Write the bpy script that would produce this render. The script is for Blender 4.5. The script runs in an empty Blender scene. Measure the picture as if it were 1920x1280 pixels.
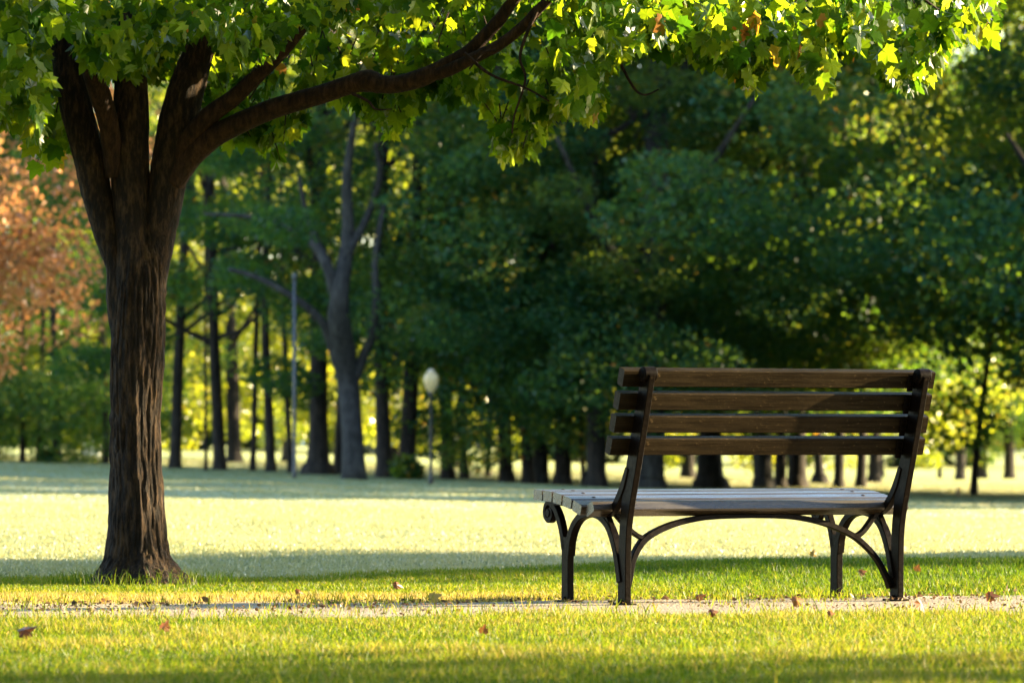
import bpy, bmesh, math, random
import numpy as np
from mathutils import Vector, Matrix, Quaternion

S = bpy.context.scene
C = S.collection
R = math.radians

# ------------------------------------------------------------------ camera
F = 9600.0            # focal length in pixels of the 1920 px wide photograph (180 mm lens)
EYE = 0.58            # camera height
HOR = 835.0           # horizon row
cd = bpy.data.cameras.new("camera")
cam = bpy.data.objects.new("camera", cd)
C.objects.link(cam)
cam.location = (0, 0, EYE)
cam.rotation_euler = (R(90), 0, 0)
cd.sensor_width = 36.0
cd.lens = 180.0
cd.shift_y = (HOR - 640.0) / 1920.0
cd.clip_start = 0.5
cd.clip_end = 20000
cd.dof.use_dof = True
cd.dof.focus_distance = 18.95
cd.dof.aperture_fstop = 7.2
S.camera = cam

# ------------------------------------------------------------------ sun, sky, exposure
SUN_AZ, SUN_EL = 14.5, 15.5      # degrees from +X towards +Y, elevation
sun_dir = Vector((math.cos(R(SUN_AZ)) * math.cos(R(SUN_EL)), math.sin(R(SUN_AZ)) * math.cos(R(SUN_EL)), math.sin(R(SUN_EL))))
ld = bpy.data.lights.new("sun", 'SUN')
ld.energy = 5.0
ld.angle = R(0.55)
ld.color = (1.0, 0.79, 0.45)
sun = bpy.data.objects.new("sun", ld)
C.objects.link(sun)
sun.location = (30, 10, 30)
sun.rotation_euler = (-sun_dir).to_track_quat('-Z', 'Y').to_euler()
W = bpy.data.worlds.new("World")
S.world = W
W.use_nodes = True
wt = W.node_tree
wt.nodes.clear()
sky = wt.nodes.new('ShaderNodeTexSky')
sky.sky_type = 'NISHITA'
sky.sun_disc = False
sky.sun_elevation = R(SUN_EL)
sky.sun_rotation = R(90 - SUN_AZ)
sky.air_density = 1.0
sky.dust_density = 0.6
sky.ozone_density = 1.6
bg = wt.nodes.new('ShaderNodeBackground')
bg.inputs['Strength'].default_value = 0.105
wo = wt.nodes.new('ShaderNodeOutputWorld')
wt.links.new(sky.outputs[0], bg.inputs[0])
wt.links.new(bg.outputs[0], wo.inputs[0])
vs = S.view_settings
vs.view_transform = 'Standard'
vs.look = 'None'
vs.exposure = 2.95
vs.gamma = 1.0
vs.use_curve_mapping = False
S.render.engine = 'CYCLES'
S.cycles.use_denoising = True
S.cycles.max_bounces = 7
S.cycles.diffuse_bounces = 2
S.cycles.glossy_bounces = 2
S.cycles.transmission_bounces = 5
S.cycles.transparent_max_bounces = 4
S.cycles.caustics_reflective = False
S.cycles.caustics_refractive = False

# ------------------------------------------------------------------ helpers
rng = np.random.default_rng(7)
random.seed(7)


def at(px, py, Y):
    return Vector(((px - 960.0) / F * Y, Y, EYE + (HOR - py) / F * Y))


def sstep(a, b, x):
    t = np.clip((np.asarray(x, float) - a) / (b - a), 0, 1)
    return t * t * (3 - 2 * t)


def vnoise(p, seed=0):
    """value noise in 0..1 at the points p (N,3)"""
    p = np.asarray(p, float)
    i = np.floor(p).astype(np.int64)
    f = p - i
    f = f * f * (3 - 2 * f)

    def h(ix, iy, iz):
        n = (ix * 374761393 + iy * 668265263 + iz * 2147483647 + seed * 974634777) & 0xFFFFFFFF
        n = ((n ^ (n >> 13)) * 1274126177) & 0xFFFFFFFF
        return ((n ^ (n >> 16)) & 0xFFFF) / 65535.0
    r = 0
    for dx in (0, 1):
        for dy in (0, 1):
            for dz in (0, 1):
                w = (f[:, 0] if dx else 1 - f[:, 0]) * (f[:, 1] if dy else 1 - f[:, 1]) * (f[:, 2] if dz else 1 - f[:, 2])
                r = r + w * h(i[:, 0] + dx, i[:, 1] + dy, i[:, 2] + dz)
    return r


def fbm(p, seed=0, o=3):
    p = np.asarray(p, float)
    r, a, t = 0, 1.0, 0
    for k in range(o):
        r = r + a * vnoise(p * (2 ** k), seed + k)
        t += a
        a *= .5
    return r / t


def gz(X, Y):
    """height of the ground"""
    X = np.asarray(X, float)
    Y = np.asarray(Y, float)
    xs = 14 * np.tanh(X / 14)
    z = -0.016 * xs * sstep(24, 42, Y) - 0.020 * xs * sstep(45, 80, Y)
    z = z + (0.035 + 0.02 * np.tanh(X)) * np.exp(-((Y - 22.6) / 1.1) ** 2) * sstep(-1.2, -0.4, X)
    z = z + 0.10 * np.sin(X * .05 + 1.3) * np.sin(Y * .023 + .4) * sstep(45, 120, Y)
    z = z + 0.012 * np.sin(X * 1.7 + Y * .8) * sstep(21.5, 25, Y)
    return z


def ground_at(px, py):
    """the point of the ground seen at a pixel"""
    dx, dz = (px - 960.0) / F, (HOR - py) / F
    lo, hi = 5.0, 1500.0
    for Y in np.geomspace(8, 1500, 1500):
        if EYE + dz * Y <= gz(dx * Y, Y):
            hi = Y
            break
        lo = Y
    for _ in range(40):
        m = (lo + hi) / 2
        if EYE + dz * m <= gz(dx * m, m):
            hi = m
        else:
            lo = m
    return Vector((dx * hi, hi, float(gz(dx * hi, hi))))


def mesh_np(name, verts, loops, sizes, mat=None, attrs=None, smooth=True):
    me = bpy.data.meshes.new(name)
    verts = np.asarray(verts, np.float32)
    loops = np.asarray(loops, np.int32).ravel()
    sizes = np.asarray(sizes, np.int32)
    me.vertices.add(len(verts))
    me.vertices.foreach_set('co', verts.ravel())
    me.loops.add(len(loops))
    me.loops.foreach_set('vertex_index', loops)
    me.polygons.add(len(sizes))
    me.polygons.foreach_set('loop_start', np.concatenate(([0], np.cumsum(sizes)[:-1])).astype(np.int32))
    me.polygons.foreach_set('use_smooth', np.full(len(sizes), smooth))
    for k, v in (attrs or {}).items():
        a = me.attributes.new(k, 'FLOAT', 'POINT')
        a.data.foreach_set('value', np.asarray(v, np.float32))
    me.update(calc_edges=True)
    if mat:
        me.materials.append(mat)
    return me


def join_np(parts):
    """join (verts, faces as list of tuples/arrays) pieces"""
    V, L, Z, o = [], [], [], 0
    for v, f in parts:
        V.append(np.asarray(v, float))
        for q in f:
            L.extend(int(i) + o for i in q)
            Z.append(len(q))
        o += len(v)
    return np.concatenate(V), L, Z


def obj(name, me, parent=None, loc=None):
    o = bpy.data.objects.new(name, me)
    C.objects.link(o)
    if parent:
        o.parent = parent
    if loc is not None:
        o.location = loc
    return o


def tag(o, label=None, cat=None, group=None, kind=None):
    if label:
        o['label'] = label
    if cat:
        o['category'] = cat
    if group:
        o['group'] = group
    if kind:
        o['kind'] = kind
    return o


def empty(name, loc, label, cat, group=None, rz=0.0):
    o = bpy.data.objects.new(name, None)
    C.objects.link(o)
    o.location = loc
    o.rotation_euler = (0, 0, rz)
    o.empty_display_size = .2
    return tag(o, label, cat, group)


def smooth_path(pts, rad, n):
    """Catmull-Rom through points with radii"""
    P = np.array([list(p) for p in pts], float)
    Rr = np.array(rad, float)
    A = np.concatenate([P, Rr[:, None]], 1)
    A = np.concatenate([[2 * A[0] - A[1]], A, [2 * A[-1] - A[-2]]])
    out = []
    m = len(A) - 3
    for k in range(m):
        p0, p1, p2, p3 = A[k:k + 4]
        for t in np.linspace(0, 1, n, endpoint=False):
            out.append(.5 * (2 * p1 + (p2 - p0) * t + (2 * p0 - 5 * p1 + 4 * p2 - p3) * t * t + (3 * p1 - p0 - 3 * p2 + p3) * t ** 3))
    out.append(A[-2])
    out = np.array(out)
    return out[:, :3], np.maximum(out[:, 3], 1e-4)


def tube(pts, rad, seg=10, disp=None, cap=True):
    """swept round tube; disp(points) -> radial offset"""
    P = np.asarray(pts, float)
    n = len(P)
    T = np.gradient(P, axis=0)
    T /= np.linalg.norm(T, axis=1)[:, None] + 1e-12
    ref = np.array([1.0, 0, 0]) if abs(T[0][0]) < .9 else np.array([0, 1.0, 0])
    Us = []
    u = ref - T[0] * ref.dot(T[0])
    u /= np.linalg.norm(u)
    for k in range(n):
        u = u - T[k] * u.dot(T[k])
        u /= np.linalg.norm(u) + 1e-12
        Us.append(u)
    U = np.array(Us)
    V = np.cross(T, U)
    a = np.linspace(0, 2 * math.pi, seg, endpoint=False)
    D = U[:, None, :] * np.cos(a)[None, :, None] + V[:, None, :] * np.sin(a)[None, :, None]
    Q = P[:, None, :] + D * np.asarray(rad)[:, None, None]
    if disp is not None:
        d = disp(Q.reshape(-1, 3)).reshape(n, seg)
        Q = Q + D * d[:, :, None]
    verts = Q.reshape(-1, 3)
    faces = []
    for k in range(n - 1):
        for j in range(seg):
            j2 = (j + 1) % seg
            faces.append((k * seg + j, k * seg + j2, (k + 1) * seg + j2, (k + 1) * seg + j))
    if cap:
        faces.append(tuple(range(seg))[::-1])
        faces.append(tuple((n - 1) * seg + j for j in range(seg)))
    return verts, faces


# ------------------------------------------------------------------ materials
def new_mat(name):
    m = bpy.data.materials.new(name)
    m.use_nodes = True
    nt = m.node_tree
    nt.nodes.clear()
    return m, nt


def N(nt, kind, **kw):
    n = nt.nodes.new(kind)
    for k, v in kw.items():
        if k.startswith('_'):
            setattr(n, k[1:], v)
        else:
            key = int(k[1:]) if k[0] == 'i' and k[1:].isdigit() else k.replace('__', ' ')
            n.inputs[key].default_value = v
    return n


def ramp(nt, fac, stops):
    r = nt.nodes.new('ShaderNodeValToRGB')
    e = r.color_ramp.elements
    while len(e) < len(stops):
        e.new(.5)
    for k, (p, c) in enumerate(stops):
        e[k].position = p
        e[k].color = (*c, 1) if len(c) == 3 else c
    nt.links.new(fac, r.inputs[0])
    return r.outputs[0]


def out(nt, sh):
    o = nt.nodes.new('ShaderNodeOutputMaterial')
    nt.links.new(sh, o.inputs[0])


def noise_tex(nt, scale, detail=4, rough=.55, stretch=(1, 1, 1), coord='Object'):
    tc = nt.nodes.new('ShaderNodeTexCoord')
    mp = nt.nodes.new('ShaderNodeMapping')
    mp.inputs['Scale'].default_value = stretch
    nt.links.new(tc.outputs[coord], mp.inputs[0])
    n = N(nt, 'ShaderNodeTexNoise', Scale=scale, Detail=detail, Roughness=rough)
    nt.links.new(mp.outputs[0], n.inputs['Vector'])
    return n.outputs['Fac']


def bump(nt, h, strength, dist):
    b = N(nt, 'ShaderNodeBump', Strength=strength, Distance=dist)
    nt.links.new(h, b.inputs['Height'])
    return b.outputs[0]


def leaf_mat(name, stops, tstops, trans=.5, gloss=.10, rough=.35):
    """leaf / grass blade: diffuse + light shining through + a little gloss; colour varies blade by blade"""
    m, nt = new_mat(name)
    at_ = N(nt, 'ShaderNodeAttribute', _attribute_name='rnd')
    c1 = ramp(nt, at_.outputs['Fac'], stops)
    c2 = ramp(nt, at_.outputs['Fac'], tstops)
    d = nt.nodes.new('ShaderNodeBsdfDiffuse')
    t = nt.nodes.new('ShaderNodeBsdfTranslucent')
    nt.links.new(c1, d.inputs[0])
    nt.links.new(c2, t.inputs[0])
    mx = N(nt, 'ShaderNodeMixShader', i0=trans)
    nt.links.new(d.outputs[0], mx.inputs[1])
    nt.links.new(t.outputs[0], mx.inputs[2])
    g = N(nt, 'ShaderNodeBsdfGlossy', Roughness=rough, Color=(1, 1, 1, 1))
    fr = N(nt, 'ShaderNodeFresnel', IOR=1.4)
    mu = N(nt, 'ShaderNodeMath', _operation='MULTIPLY', i1=gloss * 10)
    nt.links.new(fr.outputs[0], mu.inputs[0])
    mx2 = nt.nodes.new('ShaderNodeMixShader')
    nt.links.new(mu.outputs[0], mx2.inputs[0])
    nt.links.new(mx.outputs[0], mx2.inputs[1])
    nt.links.new(g.outputs[0], mx2.inputs[2])
    out(nt, mx2.outputs[0])
    return m


M_grass = leaf_mat('grass_blades',
                   [(0, (.016, .045, .004)), (.45, (.052, .088, .007)), (.75, (.13, .13, .016)), (1, (.33, .25, .09))],
                   [(0, (.07, .155, .006)), (.45, (.22, .29, .008)), (.75, (.36, .32, .02)), (1, (.50, .36, .09))], .5, .004, .6)
M_lawn = leaf_mat('lawn_blades',
                  [(0, (.13, .185, .10)), (.5, (.175, .235, .12)), (1, (.235, .265, .14))],
                  [(0, (.30, .30, .11)), (.5, (.41, .37, .14)), (1, (.48, .41, .18))], .45, .012, .6)
M_maple = leaf_mat('maple_leaf',
                   [(0, (.005, .024, .004)), (.55, (.011, .040, .005)), (.90, (.035, .070, .008)), (.985, (.11, .13, .015)), (1, (.30, .08, .015))],
                   [(0, (.07, .19, .006)), (.55, (.30, .45, .008)), (.90, (.52, .58, .015)), (.985, (.5, .55, .02)), (1, (.65, .20, .02))], .50, .009, .5)
M_wood_leaf = leaf_mat('woodland_leaf',
                       [(.1, (.004, .022, .016)), (.7, (.021, .082, .045)), (.97, (.034, .088, .028)), (1, (.20, .10, .02))],
                       [(0, (.10, .24, .02)), (.6, (.22, .36, .02)), (.93, (.42, .46, .03)), (1, (.6, .3, .03))], .42, .004, .6)
M_wood_leaf2 = leaf_mat('woodland_leaf_yellowish',
                        [(.1, (.005, .024, .013)), (.7, (.022, .074, .028)), (.97, (.055, .085, .015)), (1, (.24, .12, .02))],
                        [(0, (.18, .30, .015)), (.6, (.34, .42, .02)), (.92, (.55, .50, .03)), (1, (.65, .32, .03))], .42, .004, .6)
M_gold_leaf = leaf_mat('brightened_leaf', [(0, (.030, .055, .010)), (.6, (.065, .085, .012)), (.9, (.12, .11, .014)), (1, (.26, .13, .02))], [(0, (.30, .42, .015)), (.6, (.52, .56, .02)), (.9, (.66, .58, .03)), (1, (.70, .36, .03))], .58, .02, .4)  # sunlit glow of the back trees put into a brighter leaf colour
M_far_leaf = leaf_mat('distant_leaf', [(0, (.006, .026, .020)), (1, (.018, .055, .032))], [(0, (.12, .20, .02)), (1, (.30, .36, .03))], .35, .004, .6)
M_autumn = leaf_mat('autumn_leaf',
                    [(0, (.14, .075, .025)), (.3, (.38, .155, .05)), (.8, (.48, .22, .07)), (1, (.30, .26, .06))],
                    [(0, (.20, .12, .04)), (.3, (.44, .19, .06)), (.8, (.56, .28, .09)), (1, (.45, .42, .08))], .4, .01, .6)
M_dead = leaf_mat('fallen_leaf',
                  [(0, (.09, .035, .014)), (.5, (.22, .085, .025)), (1, (.36, .24, .05))],
                  [(0, (.14, .05, .015)), (.5, (.32, .12, .03)), (1, (.45, .32, .06))], .35, .06, .4)


def bark_mat(name, c0, c1, c2, scale=1.0, bumpd=.012):
    m, nt = new_mat(name)
    a = noise_tex(nt, 44 * scale, 7, .68, (1, 1, .28))
    b = noise_tex(nt, 5 * scale, 4, .6, (1, 1, .5))
    d = noise_tex(nt, 90 * scale, 4, .7, (1, 1, .35))
    col = ramp(nt, a, [(.32, c0), (.48, c1), (.64, c2)])
    mixn = N(nt, 'ShaderNodeMix', _data_type='RGBA', _blend_type='MULTIPLY')
    mixn.inputs[0].default_value = .7
    nt.links.new(col, mixn.inputs[6])
    cc = ramp(nt, b, [(.3, (.55, .5, .48)), (.7, (1.25, 1.2, 1.05))])
    nt.links.new(cc, mixn.inputs[7])
    ad = N(nt, 'ShaderNodeMath', _operation='ADD')
    nt.links.new(a, ad.inputs[0])
    ml = N(nt, 'ShaderNodeMath', _operation='MULTIPLY', i1=.5)
    nt.links.new(d, ml.inputs[0])
    nt.links.new(ml.outputs[0], ad.inputs[1])
    p = N(nt, 'ShaderNodeBsdfPrincipled', Roughness=.85)
    p.inputs['Specular IOR Level'].default_value = .25
    nt.links.new(mixn.outputs[2], p.inputs['Base Color'])
    nt.links.new(bump(nt, ad.outputs[0], 1.0, bumpd), p.inputs['Normal'])
    out(nt, p.outputs[0])
    return m


M_bark = bark_mat('maple_bark', (.003, .0016, .001), (.015, .008, .004), (.075, .044, .022), 1.0, .026)
M_limb = bark_mat('maple_limb_bark', (.007, .0035, .002), (.022, .010, .005), (.055, .028, .015), 1.2, .008)
M_bark_wood = bark_mat('woodland_bark', (.008, .007, .007), (.020, .016, .014), (.045, .036, .030), .35, .03)
M_bark_grey = bark_mat('grey_woodland_bark', (.014, .014, .015), (.030, .029, .029), (.065, .062, .06), .35, .03)


def paint_mat(name, base, worn, rough, grain=True, bumpd=.0016, spec=.08):
    m, nt = new_mat(name)
    g = noise_tex(nt, 55, 6, .65, (.06, 1, 1) if grain else (1, 1, 1))
    w = noise_tex(nt, 130 if grain else 60, 5, .75, (.5, 1, 1))
    big = noise_tex(nt, 6, 3, .5)
    c = ramp(nt, w, [(.60, base), (.78, worn)])
    if grain:
        gr = N(nt, 'ShaderNodeMix', _data_type='RGBA', _blend_type='MULTIPLY')
        gr.inputs[0].default_value = 1.0
        nt.links.new(c, gr.inputs[6])
        nt.links.new(ramp(nt, noise_tex(nt, 120, 5, .7, (.035, 1, 1)), [(.35, (.45, .42, .40)), (.6, (1.25, 1.2, 1.1))]), gr.inputs[7])
        c = gr.outputs[2]
    mixn = N(nt, 'ShaderNodeMix', _data_type='RGBA', _blend_type='MULTIPLY')
    mixn.inputs[0].default_value = .8
    nt.links.new(c, mixn.inputs[6])
    nt.links.new(ramp(nt, big, [(.3, (.75, .75, .75)), (.7, (1.2, 1.2, 1.2))]), mixn.inputs[7])
    p = N(nt, 'ShaderNodeBsdfPrincipled')
    nt.links.new(mixn.outputs[2], p.inputs['Base Color'])
    nt.links.new(ramp(nt, g, [(.3, (rough - .08,) * 3), (.7, (rough + .15,) * 3)]), p.inputs['Roughness'])
    p.inputs['Specular IOR Level'].default_value = spec
    ad = N(nt, 'ShaderNodeMath', _operation='ADD')
    nt.links.new(g, ad.inputs[0])
    nt.links.new(w, ad.inputs[1])
    nt.links.new(bump(nt, ad.outputs[0], .8, bumpd), p.inputs['Normal'])
    out(nt, p.outputs[0])
    return m


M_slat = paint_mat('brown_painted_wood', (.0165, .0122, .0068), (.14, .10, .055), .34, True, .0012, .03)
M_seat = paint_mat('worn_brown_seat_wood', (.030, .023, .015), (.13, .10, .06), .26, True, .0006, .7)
M_iron = paint_mat('dark_painted_cast_iron', (.0045, .003, .002), (.04, .027, .016), .36, False, .0010, .04)
M_bolt = paint_mat('dark_bolt', (.03, .02, .014), (.08, .05, .03), .4, False, .0005)


def simple_mat(name, col, rough=.6, var=.2, scale=8, metal=0.0):
    m, nt = new_mat(name)
    n = noise_tex(nt, scale, 4, .6)
    c = ramp(nt, n, [(.3, tuple(x * (1 - var) for x in col)), (.7, tuple(x * (1 + var) for x in col))])
    p = N(nt, 'ShaderNodeBsdfPrincipled', Roughness=rough, Metallic=metal)
    nt.links.new(c, p.inputs['Base Color'])
    out(nt, p.outputs[0])
    return m


# ground: turf with soil, darker litter under the far trees, sandy verge along the path
def ground_mat():
    m, nt = new_mat('turf')
    ge = nt.nodes.new('ShaderNodeNewGeometry')
    sx = nt.nodes.new('ShaderNodeSeparateXYZ')
    nt.links.new(ge.outputs['Position'], sx.inputs[0])
    n1 = N(nt, 'ShaderNodeTexNoise', Scale=1.3, Detail=6, Roughness=.65)
    n2 = N(nt, 'ShaderNodeTexNoise', Scale=26, Detail=5, Roughness=.7)
    n3 = N(nt, 'ShaderNodeTexNoise', Scale=.12, Detail=5, Roughness=.6)
    for n in (n1, n2, n3):
        nt.links.new(ge.outputs['Position'], n.inputs['Vector'])
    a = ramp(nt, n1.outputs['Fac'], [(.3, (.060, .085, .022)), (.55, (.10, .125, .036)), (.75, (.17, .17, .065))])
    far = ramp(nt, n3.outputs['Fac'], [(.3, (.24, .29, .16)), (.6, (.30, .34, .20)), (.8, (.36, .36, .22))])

    def mixc(fac, x, y):
        q = N(nt, 'ShaderNodeMix', _data_type='RGBA')
        if isinstance(fac, float):
            q.inputs[0].default_value = fac
        else:
            nt.links.new(fac, q.inputs[0])
        nt.links.new(x, q.inputs[6])
        nt.links.new(y, q.inputs[7])
        return q.outputs[2]

    def maprange(v, a0, a1):
        q = N(nt, 'ShaderNodeMapRange', _interpolation_type='SMOOTHSTEP')
        q.inputs[1].default_value = a0
        q.inputs[2].default_value = a1
        nt.links.new(v, q.inputs[0])
        return q.outputs[0]

    def math_(op, x, y):
        q = N(nt, 'ShaderNodeMath', _operation=op)
        for k, v in enumerate((x, y)):
            if isinstance(v, (int, float)):
                q.inputs[k].default_value = v
            else:
                nt.links.new(v, q.inputs[k])
        return q.outputs[0]
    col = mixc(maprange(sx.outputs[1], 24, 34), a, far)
    # litter floor of the wood
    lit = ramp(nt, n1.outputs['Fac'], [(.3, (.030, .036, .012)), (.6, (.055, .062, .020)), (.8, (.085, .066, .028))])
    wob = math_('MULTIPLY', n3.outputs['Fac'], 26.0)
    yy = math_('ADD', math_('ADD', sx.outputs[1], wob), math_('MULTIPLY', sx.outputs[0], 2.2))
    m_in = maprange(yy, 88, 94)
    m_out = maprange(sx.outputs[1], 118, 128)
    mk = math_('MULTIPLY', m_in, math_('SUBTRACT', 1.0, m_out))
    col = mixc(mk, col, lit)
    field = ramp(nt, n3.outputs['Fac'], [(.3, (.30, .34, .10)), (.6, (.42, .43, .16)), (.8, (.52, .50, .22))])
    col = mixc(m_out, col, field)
    # bare sandy soil beside the path
    dist = math_('SUBTRACT', sx.outputs[1], math_('ADD', 19.45, math_('MULTIPLY', sx.outputs[0], .29)))
    dd = math_('ADD', dist, math_('MULTIPLY', n1.outputs['Fac'], -1.2))
    lft = math_('ADD', dd, math_('MULTIPLY', maprange(sx.outputs[0], -.2, .8), 1.0))
    mm = math_('SUBTRACT', 1.0, maprange(lft, -.25, .35))
    soil = ramp(nt, n2.outputs['Fac'], [(.3, (.15, .10, .055)), (.55, (.33, .26, .16)), (.75, (.48, .40, .27))])
    nearm = math_('MULTIPLY', mm, maprange(sx.outputs[1], 17.2, 18.2))
    col = mixc(nearm, col, soil)
    p = N(nt, 'ShaderNodeBsdfPrincipled', Roughness=.95)
    p.inputs['Specular IOR Level'].default_value = .1
    nt.links.new(col, p.inputs['Base Color'])
    nt.links.new(bump(nt, n2.outputs['Fac'], .9, .03), p.inputs['Normal'])
    out(nt, p.outputs[0])
    return m


def path_mat():
    m, nt = new_mat('sandy_gravel_path')
    ge = nt.nodes.new('ShaderNodeNewGeometry')
    n1 = N(nt, 'ShaderNodeTexNoise', Scale=70, Detail=6, Roughness=.75)
    n2 = N(nt, 'ShaderNodeTexNoise', Scale=3, Detail=4, Roughness=.6)
    v = N(nt, 'ShaderNodeTexVoronoi', Scale=85)
    for n in (n1, n2, v):
        nt.links.new(ge.outputs['Position'], n.inputs['Vector'])
    c = ramp(nt, n1.outputs['Fac'], [(.30, (.07, .055, .04)), (.46, (.25, .205, .145)), (.72, (.42, .36, .27))])
    mixn = N(nt, 'ShaderNodeMix', _data_type='RGBA', _blend_type='MULTIPLY')
    mixn.inputs[0].default_value = .6
    nt.links.new(c, mixn.inputs[6])
    nt.links.new(ramp(nt, n2.outputs['Fac'], [(.3, (.55, .48, .38)), (.7, (1.15, 1.12, 1.1))]), mixn.inputs[7])
    p = N(nt, 'ShaderNodeBsdfPrincipled', Roughness=.9)
    nt.links.new(mixn.outputs[2], p.inputs['Base Color'])
    nt.links.new(bump(nt, v.outputs['Distance'], .9, .012), p.inputs['Normal'])
    out(nt, p.outputs[0])
    return m


# ------------------------------------------------------------------ ground
ys = np.concatenate([np.linspace(-60, 8, 12)[:-1], np.linspace(8, 30, 111)[:-1], np.geomspace(30, 220, 90)[:-1], np.geomspace(220, 9000, 40)])
xs = np.concatenate([-np.geomspace(14, 6000, 34)[::-1][:-1], np.linspace(-14, 14, 113)[:-1], np.geomspace(14, 6000, 34)])
GX, GY = np.meshgrid(xs, ys)
GV = np.stack([GX.ravel(), GY.ravel(), gz(GX, GY).ravel()], 1)
nx, ny = len(xs), len(ys)
ii = np.arange(nx * ny).reshape(ny, nx)
quads = np.stack([ii[:-1, :-1], ii[:-1, 1:], ii[1:, 1:], ii[1:, :-1]], -1).reshape(-1, 4)
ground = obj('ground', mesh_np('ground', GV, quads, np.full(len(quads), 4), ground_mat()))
tag(ground, kind='structure')


# path: near and far edge as functions of X
def path_far(X):
    return 18.8 + .5 * np.clip(X, 0, 4) + .05 * np.clip(X, -4, 0) + .09 * np.sin(X * 2.1 + .6) + .06 * np.sin(X * 5.3) + .04 * np.sin(X * 13.1 + 1)


def path_near(X):
    return 17.05 + .20 * np.clip(X, -6, 6) + .07 * np.sin(X * 1.6 + 2) + .05 * np.sin(X * 6.1) + .04 * np.sin(X * 14.3)


px_ = np.linspace(-12, 12, 241)
pt = np.linspace(0, 1, 9)
PV = []
for x in px_:
    a, b = path_near(x), path_far(x)
    for t in pt:
        PV.append((x, a + (b - a) * t, 0.005 + .003 * math.sin(3 * x + 9 * t) * .4))
PV = np.array(PV)
i2 = np.arange(len(PV)).reshape(len(px_), len(pt))
top = np.stack([i2[:-1, :-1], i2[1:, :-1], i2[1:, 1:], i2[:-1, 1:]], -1).reshape(-1, 4)
nv = len(PV)
low = PV.copy()
low[:, 2] = -.05
V2 = np.concatenate([PV, low])
sides = []
for k in range(len(px_) - 1):
    for t in (0, len(pt) - 1):
        a, b = i2[k, t], i2[k + 1, t]
        sides.append((a, b, b + nv, a + nv) if t else (b, a, a + nv, b + nv))
q = np.concatenate([top, np.array(sides)])
path = obj('path', mesh_np('path', V2, q, np.full(len(q), 4), path_mat()))
tag(path, kind='structure')


# ------------------------------------------------------------------ grass
def blade_mesh(name, X, Y, Z, h, w, lean, rnd, mat):
    n = len(X)
    az = rng.uniform(0, 2 * math.pi, n)
    la = rng.uniform(0, 2 * math.pi, n)
    ux, uy = np.cos(az) * w / 2, np.sin(az) * w / 2
    lx, ly = np.cos(la) * lean * h, np.sin(la) * lean * h
    v = np.empty((n, 5, 3), np.float32)
    v[:, 0] = np.stack([X - ux, Y - uy, Z], 1)
    v[:, 1] = np.stack([X + ux, Y + uy, Z], 1)
    v[:, 2] = np.stack([X + ux * .75 + lx * .35, Y + uy * .75 + ly * .35, Z + h * .58], 1)
    v[:, 3] = np.stack([X - ux * .75 + lx * .35, Y - uy * .75 + ly * .35, Z + h * .58], 1)
    v[:, 4] = np.stack([X + lx, Y + ly, Z + h * np.maximum(1 - .45 * lean ** 2, .3)], 1)
    b = np.arange(n, dtype=np.int32)[:, None] * 5
    loops = np.concatenate([b + np.array([[0, 1, 2, 3]]), b + np.array([[3, 2, 4]])], 1)
    sizes = np.tile([4, 3], n)
    return mesh_np(name, v.reshape(-1, 3), loops, sizes, mat, {'rnd': np.repeat(np.clip(rnd, 0, 1), 5)}, False)


def scatter(n, y0, y1, k, margin):
    Y = np.sqrt(rng.uniform(y0 * y0, y1 * y1, n))
    X = rng.uniform(-1, 1, n) * (k * Y + margin)
    return X, Y


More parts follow.
